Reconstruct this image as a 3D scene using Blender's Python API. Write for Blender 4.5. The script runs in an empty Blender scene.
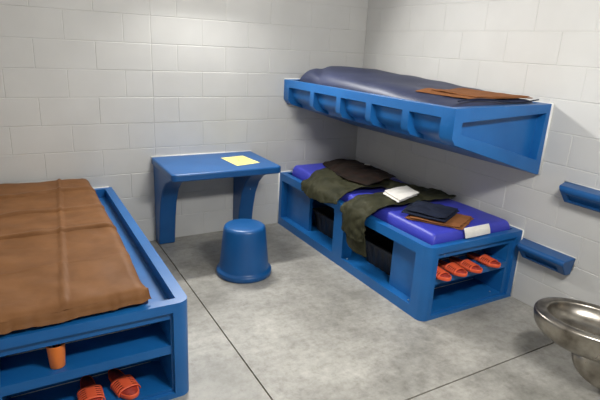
import bpy, bmesh, math, random
from mathutils import Vector, Matrix, noise
random.seed(7)
S = bpy.context.scene
C = S.collection
PI = math.pi

# ------------------------------------------------------------------ materials
def new_mat(name, col, rough=.5, metal=0., spec=.5):
    m = bpy.data.materials.new(name); m.use_nodes = True
    b = m.node_tree.nodes['Principled BSDF']
    b.inputs['Base Color'].default_value = (*col, 1)
    b.inputs['Roughness'].default_value = rough
    b.inputs['Metallic'].default_value = metal
    b.inputs['Specular IOR Level'].default_value = spec
    return m, m.node_tree, b

def N(nt, kind, **kw):
    n = nt.nodes.new(kind)
    for k, v in kw.items():
        if k in n.inputs: n.inputs[k].default_value = v
        else: setattr(n, k, v)
    return n

def noisy(name, c1, c2, scale=8., rough=.5, bump=.1, bscale=60., metal=0., detail=4., lo=.35, hi=.65, dist=.002, spec=.5):
    m, nt, b = new_mat(name, c1, rough, metal, spec)
    tc = N(nt, 'ShaderNodeTexCoord')
    n = N(nt, 'ShaderNodeTexNoise', Scale=scale, Detail=detail)
    nt.links.new(tc.outputs['Object'], n.inputs['Vector'])
    r = N(nt, 'ShaderNodeValToRGB')
    r.color_ramp.elements[0].position = lo; r.color_ramp.elements[1].position = hi
    r.color_ramp.elements[0].color = (*c1, 1); r.color_ramp.elements[1].color = (*c2, 1)
    nt.links.new(n.outputs['Fac'], r.inputs['Fac']); nt.links.new(r.outputs['Color'], b.inputs['Base Color'])
    if bump:
        n2 = N(nt, 'ShaderNodeTexNoise', Scale=bscale, Detail=3.)
        nt.links.new(tc.outputs['Object'], n2.inputs['Vector'])
        bp = N(nt, 'ShaderNodeBump', Strength=bump, Distance=dist)
        nt.links.new(n2.outputs['Fac'], bp.inputs['Height']); nt.links.new(bp.outputs['Normal'], b.inputs['Normal'])
    return m

def srgb(r, g, b):
    f = lambda v: (v/255/12.92) if v/255 <= .04045 else ((v/255+.055)/1.055)**2.4
    return (f(r), f(g), f(b))

M = {}
M['plastic'] = noisy('blue_plastic', srgb(20, 92, 156), srgb(26, 99, 164), 5, .36, .12, 260, dist=.001)
M['plastic_dark'] = noisy('dark_blue_plastic', srgb(18, 80, 138), srgb(23, 87, 146), 5, .36, .12, 260, dist=.001)
M['wall'] = noisy('painted_block', srgb(200, 199, 195), srgb(205, 204, 200), 3, .55, .35, 170, dist=.0016, spec=.4)
M['grout'] = noisy('painted_mortar', srgb(190, 187, 180), srgb(198, 195, 188), 6, .7, .2, 200)
M['ceiling'] = noisy('ceiling_paint', srgb(220, 218, 212), srgb(225, 223, 218), 3, .8, .1, 100)
M['caulk'] = noisy('white_caulk', srgb(228, 227, 222), srgb(238, 237, 232), 20, .6, .1, 80)
M['navy'] = noisy('navy_vinyl', srgb(38, 45, 72), srgb(46, 53, 82), 4, .52, .25, 30, dist=.004)
M['royal'] = noisy('royal_blue_vinyl', srgb(54, 60, 170), srgb(60, 66, 180), 6, .45, .2, 40, dist=.003)
M['brown'] = noisy('brown_blanket_cloth', srgb(110, 74, 44), srgb(123, 84, 51), 9, .6, .35, 14, dist=.006, spec=.15)
M['tan'] = noisy('tan_brown_cloth', srgb(128, 82, 48), srgb(140, 90, 54), 12, .85, .3, 300, spec=.15)
M['dbrown'] = noisy('dark_brown_cloth', srgb(30, 26, 22), srgb(44, 31, 25), 12, .8, .3, 200, spec=.15)
M['dnavy'] = noisy('dark_navy_cloth', srgb(28, 33, 48), srgb(36, 42, 58), 12, .8, .3, 200, spec=.15)
M['olive'] = noisy('olive_jacket_cloth', srgb(44, 45, 31), srgb(60, 59, 42), 7, .68, .4, 25, dist=.005, spec=.15)
M['white'] = noisy('white_cotton', srgb(226, 222, 212), srgb(238, 234, 226), 12, .85, .3, 250, spec=.15)
M['paper'] = noisy('yellow_paper', srgb(236, 220, 128), srgb(240, 225, 138), 10, .7, 0)
M['ink'] = new_mat('ink', srgb(60, 60, 60), .6)[0]
M['orange'] = noisy('orange_rubber', srgb(232, 92, 54), srgb(240, 102, 62), 12, .5, .15, 200, dist=.001)
M['insole'] = noisy('orange_red_footbed', srgb(150, 44, 32), srgb(172, 54, 38), 90, .65, .5, 400, dist=.002)
M['cup'] = noisy('orange_plastic', srgb(240, 128, 50), srgb(244, 134, 56), 8, .35, 0)
M['bin'] = noisy('black_plastic', srgb(34, 32, 33), srgb(42, 40, 40), 8, .5, .1, 80)
M['screw'] = new_mat('screw_metal', srgb(205, 205, 205), .3, .9)[0]
M['penblue'] = new_mat('blue_pen_plastic', srgb(40, 40, 120), .4)[0]
M['lamp_frame'] = new_mat('lamp_frame', srgb(225, 225, 222), .5)[0]

# stainless steel with worn streaks
m, nt, b = new_mat('stainless_steel', (.5, .48, .45), .3, 1.)
tc = N(nt, 'ShaderNodeTexCoord'); n = N(nt, 'ShaderNodeTexNoise', Scale=9., Detail=6.)
nt.links.new(tc.outputs['Object'], n.inputs['Vector'])
r = N(nt, 'ShaderNodeValToRGB'); r.color_ramp.elements[0].color = (.17, .15, .125, 1); r.color_ramp.elements[1].color = (.42, .39, .34, 1)
r.color_ramp.elements[0].position = .35; r.color_ramp.elements[1].position = .62
nt.links.new(n.outputs['Fac'], r.inputs['Fac']); nt.links.new(r.outputs['Color'], b.inputs['Base Color'])
mr = N(nt, 'ShaderNodeMapRange'); mr.inputs['To Min'].default_value = .38; mr.inputs['To Max'].default_value = .22
nt.links.new(n.outputs['Fac'], mr.inputs['Value']); nt.links.new(mr.outputs['Result'], b.inputs['Roughness'])
M['steel'] = m
M['stain'] = noisy('dried_mineral_stain', srgb(70, 52, 36), srgb(120, 96, 66), 60, .8, .6, 120)

# polished, stained concrete
m, nt, b = new_mat('concrete', (.3, .29, .27), .42)
tc = N(nt, 'ShaderNodeTexCoord')
def ramp(fac, stops):
    r = N(nt, 'ShaderNodeValToRGB'); e = r.color_ramp.elements
    while len(e) < len(stops): e.new(.5)
    for i, (p, c) in enumerate(stops): e[i].position = p; e[i].color = (*c, 1)
    nt.links.new(fac, r.inputs['Fac']); return r.outputs['Color']
n1 = N(nt, 'ShaderNodeTexNoise', Scale=1.5, Detail=7., Roughness=.62); nt.links.new(tc.outputs['Object'], n1.inputs['Vector'])
n2 = N(nt, 'ShaderNodeTexNoise', Scale=17., Detail=9., Roughness=.75); nt.links.new(tc.outputs['Object'], n2.inputs['Vector'])
mp = N(nt, 'ShaderNodeMapping'); mp.inputs['Rotation'].default_value = (0, 0, .35); mp.inputs['Scale'].default_value = (1.2, 16, 1)
nt.links.new(tc.outputs['Object'], mp.inputs['Vector'])
n3 = N(nt, 'ShaderNodeTexNoise', Scale=1.6, Detail=5., Roughness=.6); nt.links.new(mp.outputs['Vector'], n3.inputs['Vector'])
n4 = N(nt, 'ShaderNodeTexNoise', Scale=45., Detail=3.); nt.links.new(tc.outputs['Object'], n4.inputs['Vector'])
c1 = ramp(n1.outputs['Fac'], [(.3, srgb(130, 128, 120)), (.5, srgb(168, 165, 157)), (.68, srgb(192, 189, 180))])
c2 = ramp(n2.outputs['Fac'], [(.32, (.66, .65, .63)), (.5, (.92, .92, .92)), (.66, (1.08, 1.08, 1.08))])
c3 = ramp(n3.outputs['Fac'], [(.38, (.93, .93, .925)), (.6, (1., 1., 1.))])
c4 = ramp(n4.outputs['Fac'], [(.3, (.88, .88, .88)), (.74, (1., 1., 1.)), (.78, (1.25, 1.25, 1.25))])
def mul(a, bb):
    x = N(nt, 'ShaderNodeMix', data_type='RGBA', blend_type='MULTIPLY'); x.inputs['Factor'].default_value = 1
    nt.links.new(a, x.inputs[6]); nt.links.new(bb, x.inputs[7]); return x.outputs[2]
nt.links.new(mul(mul(mul(c1, c2), c3), c4), b.inputs['Base Color'])
rr = N(nt, 'ShaderNodeMapRange'); rr.inputs['To Min'].default_value = .32; rr.inputs['To Max'].default_value = .62
nt.links.new(n2.outputs['Fac'], rr.inputs['Value']); nt.links.new(rr.outputs['Result'], b.inputs['Roughness'])
bp = N(nt, 'ShaderNodeBump', Strength=.15, Distance=.002); nt.links.new(n4.outputs['Fac'], bp.inputs['Height']); nt.links.new(bp.outputs['Normal'], b.inputs['Normal'])
M['concrete'] = m
M['seam'] = new_mat('saw_cut_dark', srgb(92, 80, 66), .9)[0]

# ------------------------------------------------------------------ helpers
def obj(name, bm, mat, parent=None, bevel=0, seg=3, smooth=True, sub=0, solid=0, angle=35, off=-1):
    me = bpy.data.meshes.new(name)
    if isinstance(bm, bpy.types.Mesh): me = bm
    else:
        bmesh.ops.recalc_face_normals(bm, faces=bm.faces) if not solid else None
        bm.to_mesh(me); bm.free()
    me.name = name
    me.materials.clear(); me.materials.append(M[mat])
    o = bpy.data.objects.new(name, me); C.objects.link(o)
    if smooth:
        for p in me.polygons: p.use_smooth = True
    if solid:
        md = o.modifiers.new('s', 'SOLIDIFY'); md.thickness = solid; md.offset = off
    if bevel:
        md = o.modifiers.new('b', 'BEVEL'); md.width = bevel; md.segments = seg; md.limit_method = 'ANGLE'
        md.angle_limit = math.radians(angle); md.harden_normals = True
    if sub:
        md = o.modifiers.new('u', 'SUBSURF'); md.levels = sub; md.render_levels = sub
    if parent: o.parent = parent
    return o

def empty(name, loc=(0, 0, 0), rz=0):
    o = bpy.data.objects.new(name, None); C.objects.link(o)
    o.location = loc; o.rotation_euler = (0, 0, rz); o.empty_display_size = .1
    return o

def tag(o, label, cat, group=None):
    o['label'] = label; o['category'] = cat
    if group: o['group'] = group
    return o

def box(bm, x0, x1, y0, y1, z0, z1):
    x0, x1 = sorted((x0, x1)); y0, y1 = sorted((y0, y1)); z0, z1 = sorted((z0, z1))
    v = [bm.verts.new(p) for p in ((x0,y0,z0),(x1,y0,z0),(x1,y1,z0),(x0,y1,z0),(x0,y0,z1),(x1,y0,z1),(x1,y1,z1),(x0,y1,z1))]
    for f in ((0,3,2,1),(4,5,6,7),(0,1,5,4),(1,2,6,5),(2,3,7,6),(3,0,4,7)): bm.faces.new([v[i] for i in f])

def prism(bm, pts, axis, a, b):
    """polygon pts extruded along axis from a to b (pts given in the other two axes, in order)"""
    def P(p, t):
        if axis == 'x': return (t, p[0], p[1])
        if axis == 'y': return (p[0], t, p[1])
        return (p[0], p[1], t)
    A = [bm.verts.new(P(p, a)) for p in pts]; B = [bm.verts.new(P(p, b)) for p in pts]
    n = len(pts)
    bm.faces.new(A); bm.faces.new(B[::-1])
    for i in range(n): bm.faces.new((A[i], B[i], B[(i+1) % n], A[(i+1) % n]))
    bmesh.ops.recalc_face_normals(bm, faces=bm.faces)

def arc(cx, cy, r, a0, a1, n=8):
    return [(cx+r*math.cos(math.radians(a0+(a1-a0)*i/n)), cy+r*math.sin(math.radians(a0+(a1-a0)*i/n))) for i in range(n+1)]

def boolean(base_bm, cutters):
    """base minus every cutter bmesh; returns a clean mesh"""
    me = bpy.data.meshes.new('b'); base_bm.to_mesh(me)
    o = bpy.data.objects.new('b', me); C.objects.link(o)
    cs = []
    for c in cutters:
        bmesh.ops.recalc_face_normals(c, faces=c.faces)
        cm = bpy.data.meshes.new('c'); c.to_mesh(cm); c.free()
        co = bpy.data.objects.new('c', cm); C.objects.link(co); cs.append(co)
        md = o.modifiers.new('x', 'BOOLEAN'); md.operation = 'DIFFERENCE'; md.solver = 'EXACT'; md.object = co
    dg = bpy.context.evaluated_depsgraph_get()
    res = bpy.data.meshes.new_from_object(o.evaluated_get(dg))
    for x in cs + [o]: bpy.data.objects.remove(x)
    return res

def cb(*a):
    bm = bmesh.new(); box(bm, *a); return bm

def tube(bm, pts, r, n=8, caps=True):
    rings = []
    for i, p in enumerate(pts):
        p = Vector(p); q = Vector(pts[min(i+1, len(pts)-1)]) - Vector(pts[max(i-1, 0)]); q.normalize()
        u = q.orthogonal().normalized(); w = q.cross(u)
        rings.append([bm.verts.new(p + r*(math.cos(2*PI*k/n)*u + math.sin(2*PI*k/n)*w)) for k in range(n)])
    for a, b in zip(rings, rings[1:]):
        for k in range(n): bm.faces.new((a[k], a[(k+1) % n], b[(k+1) % n], b[k]))
    if caps: bm.faces.new(rings[0][::-1]); bm.faces.new(rings[-1])

def lathe(bm, prof, n=48, cx=0, cy=0):
    rings = []
    for r, z in prof:
        if r < 1e-6: rings.append([bm.verts.new((cx, cy, z))])
        else: rings.append([bm.verts.new((cx+r*math.cos(2*PI*k/n), cy+r*math.sin(2*PI*k/n), z)) for k in range(n)])
    for a, b in zip(rings, rings[1:]):
        for k in range(n):
            l = (k+1) % n
            if len(a) == 1: bm.faces.new((a[0], b[k], b[l]))
            elif len(b) == 1: bm.faces.new((a[k], a[l], b[0]))
            else: bm.faces.new((a[k], a[l], b[l], b[k]))

def cat(p0, p1, p2, p3, t):
    return .5*((2*p1)+(-p0+p2)*t+(2*p0-5*p1+4*p2-p3)*t*t+(-p0+3*p1-3*p2+p3)*t*t*t)

def spline(pts, t):
    n = len(pts)-1; x = min(t*n, n-1e-6); i = int(x); f = x-i
    g = lambda k: Vector(pts[max(0, min(n, k))])
    return cat(g(i-1), g(i), g(i+1), g(i+2), f)

def cloth(name, rows, mat, parent=None, nu=40, nv=30, amp=.006, freq=9., thick=.004, seed=0, edge=.0, extra=None, sub=1, fold=0.):
    """a draped sheet through a grid of points (rows of equal length), with wrinkles"""
    bm = bmesh.new(); V = []
    for i in range(nu+1):
        u = i/nu; line = [spline(r, u) for r in rows]; row = []
        for j in range(nv+1):
            row.append(spline(line, j/nv))
        V.append(row)
    G = [[None]*(nv+1) for _ in range(nu+1)]
    for i in range(nu+1):
        for j in range(nv+1):
            p = V[i][j]
            a = V[min(i+1, nu)][j]-V[max(i-1, 0)][j]; b_ = V[i][min(j+1, nv)]-V[i][max(j-1, 0)]
            nn = a.cross(b_)
            nn = nn.normalized() if nn.length > 1e-9 else Vector((0, 0, 1))
            if nn.z < -.01: nn = -nn
            elif abs(nn.z) <= .01 and nn.y > 0: nn = -nn
            q = Vector((p.x, p.y*1.3, p.z))*freq + Vector((seed*7.3, seed*3.1, 0))
            w = abs(noise.noise(q))*1.2 + .4*noise.noise(q*2.1)
            if fold: w += fold*abs(math.sin(6*noise.noise(q*.35)+p.y*freq))
            p = p + nn*amp*w
            if edge:
                k = noise.noise(Vector((i*.35, j*.35, seed)))*edge
                if i in (0, nu): p = p + a.normalized()*k
                if j in (0, nv): p = p + b_.normalized()*k
            if extra: p = extra(p, i/nu, j/nv)
            G[i][j] = bm.verts.new(p)
    for i in range(nu):
        for j in range(nv): bm.faces.new((G[i][j], G[i+1][j], G[i+1][j+1], G[i][j+1]))
    bmesh.ops.recalc_face_normals(bm, faces=bm.faces)
    if sum(f.normal.z for f in bm.faces) < 0: bmesh.ops.reverse_faces(bm, faces=bm.faces)
    return obj(name, bm, mat, parent, solid=thick, off=1, sub=sub)

def screw(parent, x, y, z, nrm, r=.006):
    bm = bmesh.new(); lathe(bm, [(0, .003), (r*.7, .003), (r, .001), (r, -.001), (0, -.001)], 16)
    mt = Vector(nrm).to_track_quat('Z', 'Y').to_matrix().to_4x4()
    bm.transform(Matrix.Translation((x, y, z)) @ mt)
    return obj('screw', bm, 'screw', parent)

# ------------------------------------------------------------------ the room
H = .2032; XL = -3.272; YN = -4.45; ZC = 12*H
def struct(o):
    o['kind'] = 'structure'; return o

def block_wall(name, length, phase_fn, place):
    """courses of painted blocks with shallow joints; place(s, z, d) -> world, s along wall from corner, d out of wall"""
    rnd = random.Random(name)
    bm = bmesh.new(); g = .0018; bev = .003; dep = .003
    for k in range(12):
        z0, z1 = k*H+g, (k+1)*H-g
        for s0, s1 in phase_fn(k):
            a, b_ = max(s0, 0), min(s1, length)
            if b_-a < .03: continue
            a += g if a > 0 else 0; b_ -= g if b_ < length else 0
            o = rnd.uniform(-.0012, .0002)
            outer = [place(a, z0, -dep), place(b_, z0, -dep), place(b_, z1, -dep), place(a, z1, -dep)]
            t = [rnd.uniform(-.0006, .0006) for _ in range(4)]
            inner = [place(a+bev, z0+bev, o+t[0]), place(b_-bev, z0+bev, o+t[1]), place(b_-bev, z1-bev, o+t[2]), place(a+bev, z1-bev, o+t[3])]
            A = [bm.verts.new(p) for p in outer]; B = [bm.verts.new(p) for p in inner]
            bm.faces.new(B)
            for i in range(4): bm.faces.new((A[i], A[(i+1) % 4], B[(i+1) % 4], B[i]))
    # joint bed and the solid wall behind it
    e_ = .1
    q = [place(-e_, -.04, -.0029), place(length+e_, -.04, -.0029), place(length+e_, ZC+.05, -.0029), place(-e_, ZC+.05, -.0029)]
    r = [place(-e_, -.04, -.12), place(length+e_, -.04, -.12), place(length+e_, ZC+.05, -.12), place(-e_, ZC+.05, -.12)]
    Q = [bm.verts.new(p) for p in q]; R_ = [bm.verts.new(p) for p in r]
    bm.faces.new(Q); bm.faces.new(R_[::-1])
    for i in range(4): bm.faces.new((Q[i], R_[i], R_[(i+1) % 4], Q[(i+1) % 4]))
    c = sum((v.co for v in bm.verts), Vector())/len(bm.verts)
    n = Vector(place(1, 1, 1)) - Vector(place(1, 1, 0))
    for f in bm.faces:
        if f.normal.length == 0: f.normal_update()
    bm.normal_update()
    for f in bm.faces:
        if f.calc_area() > 0 and f.normal.dot(n) < 0 and abs(f.normal.dot(n)) > .3 and f.calc_center_median().dot(n) > (Vector(place(1, 1, -.05))).dot(n): f.normal_flip()
    me = bpy.data.meshes.new(name); bm.to_mesh(me); bm.free(); me.materials.append(M['wall'])
    o = bpy.data.objects.new(name, me); C.objects.link(o)
    return struct(o)

B = .4064
def back_phase(k):
    # course k: bond flips at 2.032 m from the corner
    out = []
    off = 0 if k % 2 == 0 else H
    s = -off if off else 0
    while s < 2.032-.01: out.append((s, min(s+B, 2.032))); s += B
    s2 = 2.032
    first = H if k % 2 == 0 else B
    out.append((s2, s2+first)); s2 += first
    while s2 < 4: out.append((s2, s2+B)); s2 += B
    return out
def right_phase(k):
    s = (1.423+H - (0 if k % 2 == 0 else H)) - 8*B
    out = []
    while s < 6: out.append((s, s+B)); s += B
    return out
def plain_phase(k):
    s = -(k % 2)*H; out = []
    while s < 6: out.append((s, s+B)); s += B
    return out
block_wall('wall_back', -XL, back_phase, lambda s, z, d: (-s, -d, z))
block_wall('wall_right', -YN, right_phase, lambda s, z, d: (-d, -s, z))
block_wall('wall_left', -YN, plain_phase, lambda s, z, d: (XL+d, -s, z))
block_wall('wall_front', -XL, plain_phase, lambda s, z, d: (-s, YN+d, z))
M['grey'] = noisy('bounce_cut_grey', srgb(128, 130, 132), srgb(134, 136, 138), 3, .6, .2, 170)
bpy.data.objects['wall_front'].data.materials[0] = M['grey']   # unseen wall behind the camera, greyed to cut bounce light in the cell

bm = bmesh.new(); g = .0035; SX, SY = -2.052, -2.552
for (x0, x1) in ((XL-.1, SX-g), (SX+g, .1)):
    for (y0, y1) in ((YN-.1, SY-g), (SY+g, .1)):
        box(bm, x0, x1, y0, y1, -.05, 0)
o = obj('floor', bm, 'concrete', smooth=False, bevel=.0015, seg=1); struct(o)
bm = bmesh.new(); box(bm, XL-.1, .1, YN-.1, .1, -.1, -.008)
# only the narrow cuts show this: dirt in the saw-cut joints
o2 = obj('trim_1', bm, 'seam', smooth=False); struct(o2)
bm = bmesh.new(); box(bm, XL-.12, .12, YN-.12, .12, ZC, ZC+.1)
struct(obj('ceiling', bm, 'ceiling', smooth=False))

# ------------------------------------------------------------------ moulded beds
L = 2.025; W = .872; HB = .512
def bed_mesh(L, W):
    rc = .055
    pts = [(0, 0), (0, -L)] + [(W-rc+rc*math.sin(a), -L+rc-rc*math.cos(a)) for a in [PI/2*i/8 for i in range(9)]] + [(W, 0)]
    bm = bmesh.new(); prism(bm, pts, 'z', 0, HB)
    cut = []
    cut.append(cb(.045, W-.055, -.045, -L+.05, .445, .7))                # mattress tray
    cut.append(cb(.055, W-.08, -L-.1, -L+.02, .028, .466))                # recessed end panel
    cut.append(cb(.10, W-.09, -L-.1, -1.80, .285, .425))                 # upper cubby
    cut.append(cb(.10, W-.09, -L-.1, -1.765, .045, .240))                 # lower cubby
    cut.append(cb(W-.065, W+.1, -.055, -.955, .075, .443))                  # recessed side panels
    cut.append(cb(W-.065, W+.1, -1.105, -1.905, .075, .443))
    cut.append(cb(W-.3, W+.05, -.475, -.962, .0751, .412))                # open bays
    cut.append(cb(W-.3, W+.05, -1.10, -1.615, .0751, .412))
    cut.append(cb(.10, W-.095, -.30, -1.72, .0749, .4119))                # hollow behind
    return boolean(bm, cut)
bedme = bed_mesh(L, W); bedme2 = bed_mesh(2.04, .884)
def mirrored(me):
    bm = bmesh.new(); bm.from_mesh(me); bm.transform(Matrix.Scale(-1, 4, (1, 0, 0)))
    bmesh.ops.reverse_faces(bm, faces=bm.faces); m2 = bpy.data.meshes.new('m'); bm.to_mesh(m2); bm.free(); return m2
def caulk(parent, pts, r=.005):
    bm = bmesh.new(); tube(bm, pts, r, 6); return obj('caulk_bead', bm, 'caulk', parent)

def make_bed(x, mirror, label):
    t = empty('platform_bed', (x, 0, 0)); tag(t, label, 'bed')
    s = -1 if mirror else 1
    obj('bed_frame', mirrored(bedme) if mirror else bedme2, 'plastic', t, bevel=.009, seg=3)
    caulk(t, [(s*.003, -.01, HB+.002), (s*.003, -L, HB+.002)])
    caulk(t, [(s*.02, -.003, HB+.002), (s*(W-.01), -.003, HB+.002)])
    caulk(t, [(s*.003, -L-.002, .01), (s*.003, -L-.002, HB)])
    caulk(t, [(s*(W+.002), -.003, .01), (s*(W+.002), -.003, HB)])
    caulk(t, [(s*.115, -1.802, .288), (s*(W-.12), -1.802, .288)], .0022)
    caulk(t, [(s*.115, -1.767, .048), (s*(W-.12), -1.767, .048)], .0022)
    screw(t, s*(W-.03), -1.86, .079, (0, 0, 1)); screw(t, s*.12, -L+.023, .06, (0, -1, 0)) if False else None
    screw(t, s*.17, -1.97, .049, (0, 0, 1))
    screw(t, s*(W-.03), -1.14, .079, (0, 0, 1))
    return t
bedR = make_bed(0, True, 'blue moulded plastic bed platform under the wall bunk, holding a royal blue mattress')
bedL = make_bed(XL, False, 'blue moulded plastic bed platform at the left, under the brown blanket')

# ------------------------------------------------------------------ upper bunk
def bunk():
    t = empty('wall_bunk', (0, 0, .925)); tag(t, 'blue moulded wall-mounted bunk with ribbed front, fixed high on the right wall', 'bunk bed')
    z0 = .925; LB = 2.06; W = .86
    pts = [(0, 1.388-z0), (-W, 1.372-z0), (-W, 1.20-z0), (-W+.03, 1.162-z0), (-.03, .925-z0), (0, .925-z0)]
    bm = bmesh.new(); prism(bm, pts, 'y', 0, -LB)
    cut = [cb(-W+.04, -.03, -.045, -LB+.065, 1.30-z0, 1.6-z0)]
    c = bmesh.new(); prism(c, [(-.79, 1.290-z0), (-.045, 1.330-z0), (-.06, 1.025-z0), (-.79, 1.222-z0)], 'y', -LB-.1, -LB+.06); cut.append(c)
    ys = [-.09, -.465, -.525, -.855, -.915, -1.235, -1.295, -1.615, -1.68, -1.955]
    for a, b_ in zip(ys[::2], ys[1::2]):
        c = bmesh.new()
        prism(c, [(-W-.1, 1.308-z0), (-W+.045, 1.308-z0), (-W+.045, 1.235-z0), (-W+.06, 1.205-z0), (-W+.095, 1.178-z0), (-W+.14, 1.156-z0), (-W+.16, 1.12-z0), (-W+.16, 1.0-z0), (-W-.1, 1.0-z0)], 'y', a, b_)
        cut.append(c)
    me = boolean(bm, cut)
    obj('bunk_frame', me, 'plastic', t, bevel=.011, seg=3, angle=40)
    caulk(t, [(-.003, 0, 1.390-z0), (-.003, -LB, 1.390-z0)])
    caulk(t, [(-.004, -LB-.002, 1.392-z0), (-.004, -LB-.002, .925-z0)], .008)
    caulk(t, [(0, -.003, 1.390-z0), (-W, -.003, 1.375-z0)])
    return t
bunk()

# navy mattress on the bunk: a loose cover over a lumpy pad
def softbox(name, x0, x1, y0, y1, z0, topfn, mat, parent=None, nx=26, ny=54, r=.035, bulge=0., amp=.003, freq=8., seed=0, sub=1):
    """closed mattress: rounded box whose top height is topfn(x,y)"""
    bm = bmesh.new()
    def ringpt(u, v):   # u,v in -1..1
        return (x0+x1)/2+(x1-x0)/2*u, (y0+y1)/2+(y1-y0)/2*v
    def g(i, n):
        t = -1+2*i/n
        return math.copysign(1-(1-abs(t))**1.35, t) if n else t
    layers = {}
    def add(side):
        G = []
        for i in range(nx+1):
            row = []
            for j in range(ny+1):
                u, v = g(i, nx), g(j, ny); x, y = ringpt(u, v)
                dx = min(x-x0, x1-x); dy = min(y-y0, y1-y)
                # round the corners in plan
                zz = topfn(x, y)
                e = min(1, dx/r); f = min(1, dy/r)
                f = min(1, dy/(r if y > (y0+y1)/2 else min(r, .04)))
                d = math.sqrt(max(0, 1-(1-e)**2))*math.sqrt(max(0, 1-(1-f)**2))
                h = (zz-z0)
                if side: z = z0+h*(.5+.5*d) if True else 0
                else: z = z0+h*(.5-.5*min(1, d*1.6))
                if side: z += amp*noise.noise(Vector((x*freq+seed, y*freq, 0)))*2*d
                ex = bulge
                row.append(Vector((x, y, z)))
            G.append(row)
        return G
    T = add(True); Bm = add(False)
    tv = [[bm.verts.new(p) for p in row] for row in T]
    bv = [[None]*(ny+1) for _ in range(nx+1)]
    for i in range(nx+1):
        for j in range(ny+1):
            bv[i][j] = tv[i][j] if (i in (0, nx) or j in (0, ny)) else bm.verts.new(Bm[i][j])
    for i in range(nx):
        for j in range(ny):
            bm.faces.new((tv[i][j], tv[i+1][j], tv[i+1][j+1], tv[i][j+1]))
            try: bm.faces.new((bv[i][j], bv[i][j+1], bv[i+1][j+1], bv[i+1][j]))
            except ValueError: pass
    return obj(name, bm, mat, parent, sub=sub)

def sstep(a, b_, x):
    t = max(0, min(1, (x-a)/(b_-a))); return t*t*(3-2*t)
def navy_top(x, y):
    # hump at the far end, settling towards the near end
    h = 1.408 + .078*sstep(-2.0, -.35, y) + .018*math.exp(-((y+.25)/.25)**2)
    h -= .035*(1-sstep(-.84, -.6, x))
    h += .01*math.sin(x*9+y*3)*sstep(-1.9, -1.5, y)
    h -= .03*sstep(-.12, -.02, y)
    d = (x+.80)*.7-(y+.50)*.5
    h -= .022*math.exp(-(d/.03)**2)*sstep(-.9, -.5, y)*(1-sstep(-.6, -.45, x))
    return h
t = tag(softbox('mattress', -.805, -.035, -1.98, -.17, 1.302, navy_top, 'navy', r=.075, amp=.004, freq=5), 'dark navy vinyl mattress on the wall bunk, humped at its far end', 'mattress')
bm = bmesh.new()   # seam piping down the near edge
tube(bm, [(-.78+.72*i/20, -1.993-.001*math.sin(i), 1.405+.012*math.sin(i*.33)) for i in range(21)], .005, 6)
obj('piping', bm, 'dnavy', t)

# brown folded cloth on the navy mattress
def on_navy(x, y, d=.006): return (x, y, navy_top(x, y)+d)
def grid_on(f, c00, c10, c11, c01, n=4, m_=4):
    rows = []
    for j in range(m_+1):
        v = j/m_; row = []
        for i in range(n+1):
            u = i/n
            x = (c00[0]*(1-u)+c10[0]*u)*(1-v)+(c01[0]*(1-u)+c11[0]*u)*v
            y = (c00[1]*(1-u)+c10[1]*u)*(1-v)+(c01[1]*(1-u)+c11[1]*u)*v
            row.append(f(x, y))
        rows.append(row)
    return rows
t = empty('folded_cloth', on_navy(-.4, -1.75)); tag(t, 'flat folded tan-brown cloth lying on the navy bunk mattress', 'cloth')
t.location = (0, 0, 0)
cloth('cloth_sheet', grid_on(lambda x, y: on_navy(x, y, .004), (-.72, -1.56), (-.24, -1.47), (-.07, -1.965), (-.63, -1.955)), 'tan', t, amp=.004, freq=7, thick=.006, seed=3)
cloth('folded_layer', grid_on(lambda x, y: on_navy(x, y, .011), (-.64, -1.62), (-.23, -1.50), (-.08, -1.945), (-.56, -1.94)), 'tan', t, amp=.004, freq=9, thick=.005, seed=5)

# ------------------------------------------------------------------ royal blue mattress on the lower bed
ZR = .572
def royal_top(x, y): return ZR + .035*sstep(-.55, -.05, y) - .004*math.cos(y*6)
t = tag(softbox('mattress', -.795, -.055, -1.97, -.09, .446, royal_top, 'royal', r=.03, amp=.0025, freq=6), 'royal blue vinyl mattress on the lower right bed, partly under olive jackets', 'mattress')

# white paper tag taped on the near end of the mattress
cloth('mattress_tag', [[(-.55, -1.975, .588), (-.44, -1.979, .590), (-.31, -1.972, .588)], [(-.55, -1.990, .560), (-.44, -1.993, .560), (-.31, -1.988, .561)], [(-.54, -1.992, .520), (-.44, -1.995, .522), (-.30, -1.990, .522)]], 'white', t, nu=14, nv=10, amp=.002, thick=.003)

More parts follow.
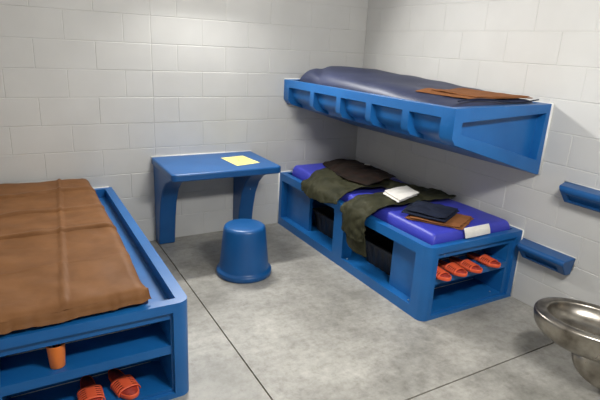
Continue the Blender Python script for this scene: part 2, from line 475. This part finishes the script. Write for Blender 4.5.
# olive jackets draped over it
R1 = ZR
def jack1():
    t = empty('olive_jacket', (0, 0, 0)); tag(t, 'olive green jacket draped over the bed edge nearest the desk', 'jacket')
    rows = [
        [(-.40, -.40, .600), (-.38, -.58, .592), (-.34, -.80, .588), (-.30, -1.00, .588)],
        [(-.56, -.40, .606), (-.55, -.57, .612), (-.52, -.80, .604), (-.48, -1.02, .596)],
        [(-.74, -.43, .606), (-.74, -.60, .618), (-.74, -.80, .606), (-.70, -1.00, .592)],
        [(-.82, -.46, .560), (-.83, -.62, .582), (-.83, -.80, .574), (-.80, -1.00, .562)],
        [(-.880, -.46, .528), (-.897, -.62, .540), (-.897, -.82, .535), (-.872, -1.02, .530)],
        [(-.895, -.48, .480), (-.915, -.62, .458), (-.912, -.84, .468), (-.895, -1.03, .500)],
    ]
    cloth('jacket_body', rows, 'olive', t, nu=64, nv=56, amp=.020, freq=8, thick=.006, seed=1, edge=.012, fold=.5)
    sl = [
        [(-.30, -.86, .612), (-.23, -.98, .598), (-.15, -1.10, .592), (-.10, -1.24, .588)],
        [(-.38, -.90, .622), (-.33, -1.01, .618), (-.25, -1.12, .614), (-.18, -1.225, .608)],
        [(-.46, -.94, .596), (-.43, -1.03, .590), (-.36, -1.13, .588), (-.30, -1.205, .586)],
    ]
    cloth('jacket_sleeve', sl, 'olive', t, nu=36, nv=16, amp=.012, freq=11, thick=.006, seed=8, edge=.01)
    return t
jack1()
def jack2():
    t = empty('olive_jacket', (0, 0, 0)); tag(t, 'olive green jacket with a sleeve hanging down in front of the open storage bay', 'jacket')
    rows = [
        [(-.09, -1.26, .598), (-.10, -1.37, .600), (-.10, -1.48, .598)],
        [(-.35, -1.22, .606), (-.36, -1.35, .614), (-.38, -1.47, .600)],
        [(-.60, -1.20, .602), (-.62, -1.34, .618), (-.64, -1.47, .600)],
        [(-.77, -1.18, .596), (-.78, -1.31, .614), (-.79, -1.46, .592)],
        [(-.87, -1.13, .546), (-.885, -1.28, .566), (-.885, -1.44, .546)],
        [(-.912, -1.12, .520), (-.925, -1.27, .520), (-.915, -1.43, .505)],
        [(-.915, -1.12, .42), (-.935, -1.27, .42), (-.918, -1.43, .42)],
        [(-.912, -1.13, .335), (-.938, -1.28, .33), (-.916, -1.43, .335)],
    ]
    cloth('jacket_body', rows, 'olive', t, nu=34, nv=80, amp=.018, freq=9, thick=.006, seed=4, edge=.010, fold=.5)
    cuff = [[(-.902, -1.17, .37), (-.918, -1.30, .37), (-.906, -1.42, .37)],
            [(-.902, -1.18, .28), (-.920, -1.31, .28), (-.906, -1.44, .28)],
            [(-.900, -1.20, .235), (-.916, -1.32, .22), (-.902, -1.45, .225)]]
    cloth('jacket_cuff', cuff, 'olive', t, nu=16, nv=14, amp=.010, freq=9, thick=.006, seed=6, edge=.008)
    return t
jack2()
# dark brown garment folded on top of the first jacket
t = empty('folded_garment', (0, 0, 0)); tag(t, 'dark brown garment folded on the olive jacket at the far end of the bed', 'clothing')
rows = [
    [(-.16, -.22, .618), (-.18, -.48, .622), (-.20, -.70, .626), (-.24, -.92, .622)],
    [(-.30, -.17, .622), (-.34, -.44, .650), (-.36, -.72, .655), (-.38, -.98, .644)],
    [(-.44, -.15, .604), (-.50, -.44, .640), (-.54, -.76, .650), (-.50, -1.02, .640)],
    [(-.50, -.18, .590), (-.62, -.48, .622), (-.69, -.78, .628), (-.62, -1.03, .618)],
]
cloth('garment_fold', rows, 'dbrown', t, nu=40, nv=40, amp=.016, freq=7, thick=.01, seed=2, edge=.012, fold=.2)
cloth('garment_tag', [[(-.330, -.60, .688), (-.295, -.64, .686)], [(-.365, -.63, .690), (-.330, -.67, .690)]], 'white', t, nu=6, nv=6, amp=.003, thick=.003)
# underlay: navy blanket strip against the wall
# white towels folded on the second jacket
t = empty('folded_towel', (0, 0, 0)); tag(t, 'small white folded towel lying on the middle of the lower bed', 'towel')
for k, (dz, sh) in enumerate(((.634, 0), (.650, .008))):
    c = [(-.66, -1.27), (-.38, -1.20), (-.44, -1.41), (-.70, -1.50)]
    f = lambda x, y, dz=dz: (x+sh, y-sh, dz+.003*math.sin(x*20))
    cloth('towel_layer', grid_on(f, *c), 'white', t, nu=18, nv=14, amp=.006, freq=9, thick=.011, seed=10+k, edge=.006)

# dark navy + brown clothes pile near the end of the lower bed
base = lambda d: (lambda x, y: (x, y, royal_top(x, y)+d+.008*math.sin(x*5+1)))
t = empty('folded_cloth', (0, 0, 0)); tag(t, 'brown cloth folded under the navy one on the royal blue mattress', 'cloth')
cloth('cloth_sheet', grid_on(base(.006), (-.775, -1.66), (-.50, -1.52), (-.30, -1.84), (-.545, -1.965)), 'tan', t, amp=.012, freq=8, thick=.007, seed=12, edge=.006)
cloth('folded_layer', grid_on(base(.020), (-.765, -1.69), (-.48, -1.54), (-.32, -1.84), (-.56, -1.945)), 'tan', t, amp=.005, freq=9, thick=.006, seed=13, edge=.006)
t = empty('folded_garment', (0, 0, 0)); tag(t, 'dark navy garment folded flat on top of the brown cloth near the bed end', 'clothing')
cloth('garment_fold', grid_on(base(.036), (-.775, -1.62), (-.52, -1.44), (-.35, -1.75), (-.62, -1.88)), 'dnavy', t, amp=.007, freq=7, thick=.008, seed=14, edge=.006)
cloth('folded_layer', grid_on(base(.050), (-.74, -1.62), (-.50, -1.47), (-.36, -1.74), (-.61, -1.86)), 'dnavy', t, amp=.012, freq=8, thick=.008, seed=15, edge=.006)

# ------------------------------------------------------------------ storage totes in the bed bays
def tote(y0, y1, label):
    t = empty('storage_tote', (-.56, (y0+y1)/2, .0755)); tag(t, label, 'storage bin', 'black totes in the bed bays')
    hx, hy, h = .20, (y1-y0)/2, .195
    bm = bmesh.new(); n = 22
    def ring(sx, sy, z, rib):
        P = []
        def side(ax, ay, bx, by, nx_, ny_):
            for i in range(n):
                f = i/n; o = rib*(1 if (i % 4) < 2 else 0)
                P.append((ax+(bx-ax)*f+nx_*o, ay+(by-ay)*f+ny_*o, z))
        side(-sx, -sy, sx, -sy, 0, 1); side(sx, -sy, sx, sy, -1, 0); side(sx, sy, -sx, sy, 0, -1); side(-sx, sy, -sx, -sy, 1, 0)
        return [bm.verts.new(p) for p in P]
    prof = [(hx-.045, hy-.05, 0, .006), (hx-.018, hy-.022, h-.035, .006), (hx-.016, hy-.020, h-.03, 0), (hx-.012, hy-.016, h-.001, 0),
            (hx-.022, hy-.026, h-.001, 0), (hx-.05, hy-.056, .012, 0)]
    rs = [ring(*p) for p in prof]
    for a, b_ in zip(rs, rs[1:]):
        for k in range(len(a)):
            l = (k+1) % len(a); bm.faces.new((a[k], a[l], b_[l], b_[k]))
    bm.faces.new(rs[0][::-1]); bm.faces.new(rs[-1])
    obj('tote_body', bm, 'bin', t, smooth=False)
    bm = bmesh.new()
    o_ = [(hx, hy), (hx-.018, hy-.022)]
    vs = []
    for (ax, ay) in o_:
        for z in (h-.012, h):
            vs.append([bm.verts.new((sx*ax, sy*ay, z)) for sx, sy in ((-1, -1), (1, -1), (1, 1), (-1, 1))])
    ob, ot, ib, it = vs
    for k in range(4):
        l = (k+1) % 4
        for a, b_ in ((ob, ot), (ot, it), (it, ib), (ib, ob)): bm.faces.new((a[k], a[l], b_[l], b_[k]))
    obj('tote_rim', bm, 'bin', t, bevel=.003, seg=2)
    return t
tote(-.945, -.42, 'black ribbed storage tote in the bed bay nearest the desk')
tote(-1.67, -1.17, 'black ribbed storage tote in the bed bay behind the hanging sleeve')

# ------------------------------------------------------------------ mattress and brown blanket on the left bed
ZB = .592
def left_top(x, y): return ZB-.006+.022*sstep(-.4, -.08, y)
t = tag(softbox('mattress', -3.215, -2.560, -1.985, -.055, .446, left_top, 'navy', r=.04, amp=.002), 'dark navy mattress edge showing around the brown blanket on the left bed', 'mattress')
def crease(p, u, v):
    z = 0
    x, y = p.x, p.y
    if p.z > .57:
        for cy, sl, a in ((-.372, .05, .024), (-.753, .0, .022), (-1.152, .0, .024), (-1.60, .03, .004)):
            d = y-(cy+sl*(x+2.8)+.012*math.sin(x*14+cy*9)); z += a*math.exp(-(max(0, d)/.05)**2)*math.exp(-(min(0, d)/.006)**2)*(.6+.6*abs(noise.noise(Vector((x*5, cy*9, 2)))))
        cx = -2.76-.075*(-y)
        d = x-cx; z += .012*math.exp(-(d/.009)**2)
        z += .008*abs(noise.noise(Vector((x*3+y*1.5, y*3-x*2, 1))))+.005*noise.noise(Vector((x*9+y*5, y*6, 3)))
    k = sstep(-1.93, -2.02, y) if False else max(0, min(1, (-1.96-y)/.05))
    if k:
        q = noise.noise(Vector((x*7, 4, 2)))
        return Vector((x, y-.032*k*max(0, (-x-2.57))/.6-.005*k*abs(math.sin(x*11+9*q))-.004*k*noise.noise(Vector((x*25, 1, 1))), p.z+z*(1-k)+k*(.008*q+.002*math.sin(x*19+8*q))))
    return Vector((p.x, p.y, p.z+z))
e0 = -3.235
rows = []
ys = [(-.088, .606), (-.105, .618), (-.35, .606), (-.7, .594), (-1.1, .594), (-1.5, .594), (-1.85, .594), (-1.955, .592), (-1.990, .574), (-2.002, .545), (-2.008, .532)]
for k, (y, z) in enumerate(ys):
    f = k/(len(ys)-1)
    w = [.0, .0, .006, .01, .012, .004, -.008, -.004, -.004, 0, .004][k]
    ex = -2.570+w+(.004 if k > 6 else 0)
    zz = z
    side = z < .56
    r = [(e0, y, z-.02), (e0+.06, y, z), (-3.0, y, z), (-2.8, y, z), (-2.65, y, z), (ex-.03, y, zz-.001), (ex, y+(.02 if k > 6 else 0), zz-(.022 if k < 8 else 0)), (ex+.010, y+(.02 if k > 6 else 0), zz-(.055 if k < 8 else 0))]
    rows.append(r)
t = cloth('blanket', rows, 'brown', None, nu=120, nv=800, amp=.003, freq=5, thick=.004, seed=21, extra=crease, edge=.0, sub=0)
tag(t, 'brown creased blanket spread over the left bed', 'blanket')

# ------------------------------------------------------------------ desk
def desk():
    t = empty('wall_desk', (-1.615, 0, 0)); tag(t, 'blue moulded wall desk with two tapering panel legs', 'desk')
    x0, x1 = -.452, .442; ZT = .735; D = .625
    bm = bmesh.new()
    rc = .045
    pts = [(x0, 0), (x0+.0, -D+rc)] + [(x0+rc-rc*math.cos(a), -D+rc-rc*math.sin(a)) for a in [PI/2*i/6 for i in range(1, 7)]] + [(x1-rc+rc*math.sin(a), -D+rc-rc*math.cos(a)) for a in [PI/2*i/6 for i in range(7)]] + [(x1, 0)]
    prism(bm, pts, 'z', ZT-.058, ZT)
    obj('desk_top', bm, 'plastic_dark', t, bevel=.014, seg=4)
    prof = [(0, 0), (-.115, 0), (-.135, .10), (-.160, .25), (-.205, .40), (-.275, .52), (-.37, .60), (-.50, .655), (-.56, .68), (0, .68)]
    for a, b_ in ((x0+.014, x0+.150), (x1-.172, x1-.035)):
        bm = bmesh.new(); pr = []
        for i in range(len(prof)): pr.append(prof[i])
        prism(bm, pr, 'x', a, b_)
        lg = obj('leg', bm, 'plastic_dark', t, bevel=.026, seg=4, angle=50)
    screw(t, x1-.105, -.236, .45, (0, -1, -.5), .004)
    bm = bmesh.new(); box(bm, x0+.15, x1-.16, -.035, -.002, ZT-.10, ZT-.055)
    caulk(t, [(x0, -.004, ZT+.002), (x1, -.004, ZT+.002)], .006)
    caulk(t, [(x0+.026, -.003, .0), (x0+.026, -.003, ZT-.07)], .005)
    bm.free()
    return t
desk()
# yellow sheet with a short pen mark
bm = bmesh.new(); ZP = .7365
c = [(-1.555, -.235), (-1.335, -.185), (-1.305, -.455), (-1.53, -.515)]
P4 = [bm.verts.new((x, y, ZP)) for x, y in [(-1.537, -.195), (-1.325, -.165), (-1.295, -.452), (-1.515, -.500)]]
bm.faces.new(P4)
t = obj('paper_sheet', bm, 'paper', None, smooth=False, solid=.0008, off=1); tag(t, 'pale yellow sheet of paper on the blue wall desk', 'paper')
bm = bmesh.new(); tube(bm, [(-1.435, -.345, ZP+.0012), (-1.425, -.325, ZP+.0012), (-1.428, -.31, ZP+.0012)], .0016, 5); obj('pen_mark', bm, 'ink', t)

# ------------------------------------------------------------------ stool
bm = bmesh.new()
lathe(bm, [(0, 0), (.200, 0), (.207, .006), (.208, .034), (.204, .043), (.190, .047), (.186, .060), (.176, .15), (.166, .26), (.157, .345), (.154, .362), (.149, .373), (.140, .380), (.128, .383), (0, .385)], 72)
t = empty('stool', (-1.607, -.875, 0)); tag(t, 'blue moulded tapered bucket-shaped stool standing before the wall desk', 'stool')
obj('stool_body', bm, 'plastic_dark', t)

# ------------------------------------------------------------------ wall steps
def step(y0, zt, label):
    t = empty('wall_step', (0, y0, zt-.118)); tag(t, label, 'step')
    Ls = .39; h = .118
    bm = bmesh.new()
    A = [(0, h), (-.112, h-.004), (-.124, h-.016), (-.124, h-.034), (-.060, .004), (-.045, 0), (0, 0)]
    prism(bm, A, 'y', -.0, -Ls)
    # near and far ends lean inwards towards the bottom
    for v in bm.verts:
        k = (h-v.co.z)/h
        if v.co.y > -.1: v.co.y -= .055*k + .10*0
        else: v.co.y += .015*k
        if v.co.y > -.1 and v.co.x < -.05 and v.co.z > .05: v.co.y -= .035
    c = bmesh.new()
    prism(c, [(-.16, .068), (-.092, .066), (-.052, .022), (-.10, .016), (-.16, .016)], 'y', -.09, -Ls+.06)
    me = boolean(bm, [c]); bm.free()
    obj('step_body', me, 'plastic_dark', t, bevel=.008, seg=3)
    caulk(t, [(-.003, .0, h+.003), (-.003, -Ls-.002, h+.003), (-.003, -Ls+.01, .03)], .004)
    screw(t, -.095, -Ls+.03, h-.060, (-.6, -.1, -.5), .005)
    return t
step(-2.035, .462, 'blue moulded wall step fixed beside the end of the lower bed')
step(-2.245, .925, 'blue moulded wall step higher on the right wall, above the toilet')

# ------------------------------------------------------------------ slippers
def sole_outline(n=40, Ls=.262, wf=.049, wh=.036):
    P = []
    for i in range(n):
        a = 2*PI*i/n
        y = math.sin(a)*Ls/2; s = y/(Ls/2)
        w = wh+(wf-wh)*sstep(-.5, .5, s)-.006*math.exp(-((s+.1)/.35)**2)
        x = math.copysign(abs(math.cos(a))**.75, math.cos(a))*w
        P.append((x, y))
    return P
def slipper_parts(t):
    # toe towards -y, heel towards +y
    P = [(-x, -y) for x, y in sole_outline()]
    bm = bmesh.new()
    lv = [(.93, 0), (1., .006), (1., .020), (.975, .026)]
    rs = [[bm.verts.new((x*k, y*(1-(1-k)*.4), z+.006*sstep(.05, .13, -y))) for x, y in P] for k, z in lv]
    for a, b_ in zip(rs, rs[1:]):
        for k in range(len(a)): l = (k+1) % len(a); bm.faces.new((a[k], a[l], b_[l], b_[k]))
    bm.faces.new(rs[0][::-1])
    inner = [bm.verts.new((x*.86, y*.95, .022+.006*sstep(.05, .13, -y))) for x, y in P]
    for k in range(len(inner)): l = (k+1) % len(inner); bm.faces.new((rs[-1][k], rs[-1][l], inner[l], inner[k]))
    bm.faces.new(inner)
    obj('sole', bm, 'orange', t)
    bm = bmesh.new()
    vs = [bm.verts.new((x*.855, y*.945, .0245+.006*sstep(.05, .13, -y))) for x, y in P]; bm.faces.new(vs)
    obj('footbed', bm, 'insole', t, solid=.002, off=-1)
    # strap: an arch with rows of slots each side
    bm = bmesh.new(); nu, nv = 20, 13; G = []
    for j in range(nv+1):
        f = j/nv; y = .018-.108*f; row = []
        hh = .041-.011*f
        wd = .052-.001*f
        for i in range(nu+1):
            a = PI*i/nu
            skew = .020*(1-math.sin(a))*(.5-f)
            yy = y - .012*math.sin(a)*(1-2*f) + skew*-.6
            row.append(bm.verts.new((-wd*math.copysign(abs(math.cos(a))**.8, math.cos(a)), yy, .012+hh*math.sin(a)**.75)))
        G.append(row)
    for j in range(nv):
        for i in range(nu):
            slot = j in (2, 4, 6, 8, 10) and (2 <= i <= 7 or 12 <= i <= 17)
            if not slot: bm.faces.new((G[j][i], G[j][i+1], G[j+1][i+1], G[j+1][i]))
    for v in [v for v in bm.verts if not v.link_faces]: bm.verts.remove(v)
    bmesh.ops.recalc_face_normals(bm, faces=bm.faces)
    if sum(f.normal.z for f in bm.faces) < 0: bmesh.ops.reverse_faces(bm, faces=bm.faces)
    obj('strap', bm, 'orange', t, solid=.0035, off=-1)
def copy_tree(o):
    c = o.copy(); C.objects.link(c)
    for ch in o.children:
        d = ch.copy(); C.objects.link(d); d.parent = c
    return c
GP4 = 'orange slippers lined up in the lower bed shelf'; GP2 = 'orange slippers in the left bed shelf'
spots = [
    ((-.728, -1.950, .2855), .02, 'orange slotted slipper nearest the bed corner, first of four on the shelf', GP4),
    ((-.585, -1.948, .2855), .04, 'orange slotted slipper second from the bed corner in the row of four', GP4),
    ((-.450, -1.950, .2855), .08, 'orange slotted slipper third from the bed corner in the row of four', GP4),
    ((-.262, -1.942, .2855), .10, 'orange slotted slipper nearest the wall, set apart from the other three', GP4),
    ((-2.835, -1.905, .0455), .03, 'left one of the two orange slippers in the left bed shelf', GP2),
    ((-2.688, -1.900, .0455), .24, 'right one of the two orange slippers in the left bed shelf', GP2)]
proto = empty('slipper'); slipper_parts(proto)
for i, (loc, rz, lab, grp) in enumerate(spots):
    o = proto if i == 0 else copy_tree(proto)
    o.location = loc; o.rotation_euler = (0, 0, rz); o.scale = (1.08, 1, 1) if i > 3 else (1, 1, 1); tag(o, lab, 'slipper', grp)

# ------------------------------------------------------------------ cup with pens
t = empty('cup', (-2.957, -1.962, .2858)); tag(t, 'orange plastic cup standing on the upper shelf of the left bed', 'cup')
bm = bmesh.new(); lathe(bm, [(0, 0), (.029, 0), (.031, .003), (.0375, .108), (.0385, .112), (.0365, .112), (.030, .006), (0, .006)], 40); obj('cup_body', bm, 'cup', t)
for k, (a, b_, mm) in enumerate((((-.010, -.012, .01), (.018, .020, .112), 'penblue'), ((.012, -.006, .01), (-.022, .006, .110), 'white'), ((0, .012, .01), (-.010, .026, .112), 'dnavy'))):
    bm = bmesh.new(); tube(bm, [a, b_], .004, 8); p = obj('pen', bm, mm, None); p.location = (-2.957, -1.962, .2858)
    tag(p, ['dark blue pen standing in the orange cup', 'white pen leaning in the orange cup', 'black pen at the back of the orange cup'][k], 'pen', 'pens in the orange cup')

# ------------------------------------------------------------------ stainless toilet
def toilet():
    ang = math.radians(-21)       # bowl points away from the cabinet
    t = empty('toilet', (-.512, -2.850, 0), ang*-1); tag(t, 'stainless steel toilet bowl with worn rim beside the right wall', 'toilet')
    # local frame: +y is the nose of the bowl
    n = 56
    def egg(w, f, b_, cy, z, dz=0):
        R = []
        for k in range(n):
            a = 2*PI*k/n; s = math.sin(a); c = math.cos(a)
            R.append((w*math.copysign(abs(c)**.92, c), cy+(f if s > 0 else b_)*s, z+dz*s))
        return R
    prof = [  # (half width, front, back, centre y, z)
        (.134, .182, .27, 0, .338), (.149, .202, .285, 0, .362), (.154, .208, .29, 0, .377),          # just inside the rim
        (.158, .213, .295, 0, .384), (.168, .226, .31, 0, .3865), (.196, .262, .32, 0, .3865), (.206, .272, .33, 0, .381), (.210, .276, .33, 0, .370), (.208, .274, .33, 0, .350),
        (.203, .268, .33, 0, .318), (.190, .250, .32, 0, .280), (.164, .212, .30, -.01, .246), (.125, .155, .28, -.02, .224), (.085, .09, .24, -.03, .214)]
    inner = [(.030, .045, .10, -.03, .302), (.070, .10, .18, -.01, .306), (.110, .150, .24, 0, .317)]
    bm = bmesh.new(); rs = []
    for p in inner+prof: rs.append([bm.verts.new(q) for q in egg(*p)])
    for a, b_ in zip(rs, rs[1:]):
        for k in range(n): l = (k+1) % n; bm.faces.new((a[k], a[l], b_[l], b_[k]))
    bm.faces.new(rs[0][::-1]); bm.faces.new(rs[-1])
    obj('bowl', bm, 'steel', t, sub=1)
    # curved trap housing under the bowl
    bm = bmesh.new(); rs = []
    for w, f, b_, cy, z in ((.074, .085, .26, -.03, .232), (.078, .085, .26, -.03, .16), (.078, .075, .26, -.04, .11), (.070, .045, .24, -.05, .07), (.05, -.03, .20, -.08, .035), (.03, -.06, .16, -.10, .028)):
        rs.append([bm.verts.new(q) for q in egg(w, max(f, .01), b_, cy-(0 if f > 0 else .04), z)])
    for a, b_ in zip(rs, rs[1:]):
        for k in range(n): l = (k+1) % n; bm.faces.new((a[k], a[l], b_[l], b_[k]))
    bm.faces.new(rs[0][::-1]); bm.faces.new(rs[-1])
    obj('trap_housing', bm, 'steel', t, sub=1)
    # mineral stain ring in the basin
    bm = bmesh.new(); R = random.Random(5)
    for k in range(90):
        a = R.uniform(0, 2*PI); rr = R.uniform(0, 1)**.6
        q = (-.035+.035*rr*math.cos(a), -.02+.12*rr*math.sin(a), .305)
        bmesh.ops.create_icosphere(bm, subdivisions=1, radius=R.uniform(.002, .006), matrix=Matrix.Translation(q))
    obj('dried_stain', bm, 'stain', t)['kind'] = 'stuff'
    # cabinet the bowl is fixed to
    bm = bmesh.new(); prism(bm, [(-.17, -.245), (.24, -.245), (.24, -.50), (-.17, -.50)], 'z', .0, .38)
    bm.free()
    bm = bmesh.new(); box(bm, -.185, .20, -.55, -.262, 0, .80)
    obj('cabinet', bm, 'steel', t, bevel=.012, seg=3)
    return t
toilet()

# ------------------------------------------------------------------ light
def lamp(name, n_, x, y, sgn, sx, power, tilt, spread):
    """wedge-shaped fixture in the corner of wall and ceiling, its face tilted down into the room"""
    bm = bmesh.new(); z1 = ZC-.001; d = .30*(-1 if sgn < 0 else 1)
    prism(bm, [(y, z1), (y+d*1.0, z1), (y+d*1.0, z1-.02), (y+d*.1, z1-.20), (y, z1-.20)], 'x', x-sx/2-.04, x+sx/2+.04)
    struct(obj('trim_%d' % n_, bm, 'lamp_frame', smooth=False))
    l = bpy.data.lights.new(name, 'AREA'); l.shape = 'RECTANGLE'; l.size = sx; l.size_y = .24; l.spread = math.radians(spread); l.energy = power; l.color = (1, .99, .97)
    o = bpy.data.objects.new(name, l); C.objects.link(o)
    nrm = Vector((0, tilt*(1 if d > 0 else -1), -.36)).normalized()
    o.location = Vector((x, y+d*.55, z1-.11)) + nrm*.012
    o.rotation_euler = nrm.to_track_quat('-Z', 'Y').to_euler()
lamp('lamp_back', 2, -1.65, -.02, -1, .75, 64, .55, 162)
lamp('lamp_front', 3, -1.6, -3.72, 1, .75, 54, .36, 180)
w = bpy.data.worlds.new('world'); S.world = w; w.use_nodes = True
w.node_tree.nodes['Background'].inputs['Color'].default_value = (.9, .95, 1, 1)
w.node_tree.nodes['Background'].inputs['Strength'].default_value = .2

# ------------------------------------------------------------------ camera
yaw, pit, rol = .5294, .2993, .0511
f = Vector((math.sin(yaw)*math.cos(pit), math.cos(yaw)*math.cos(pit), -math.sin(pit)))
right = Vector((math.cos(yaw), -math.sin(yaw), 0)); up = right.cross(f)
r2 = math.cos(rol)*right+math.sin(rol)*up; u2 = -math.sin(rol)*right+math.cos(rol)*up
cd = bpy.data.cameras.new('camera'); cam = bpy.data.objects.new('camera', cd); C.objects.link(cam)
mt = Matrix((r2, u2, -f)).transposed().to_4x4(); mt.translation = (-3.0109, -4.0652, 1.663)
cam.matrix_world = mt
cd.sensor_width = 36; cd.lens = 497.9*36/600; cd.clip_start = .02
S.camera = cam
S.view_settings.view_transform = 'Standard'; S.view_settings.look = 'None'
S.view_settings.exposure = .33; S.view_settings.gamma = 1; S.view_settings.use_curve_mapping = False
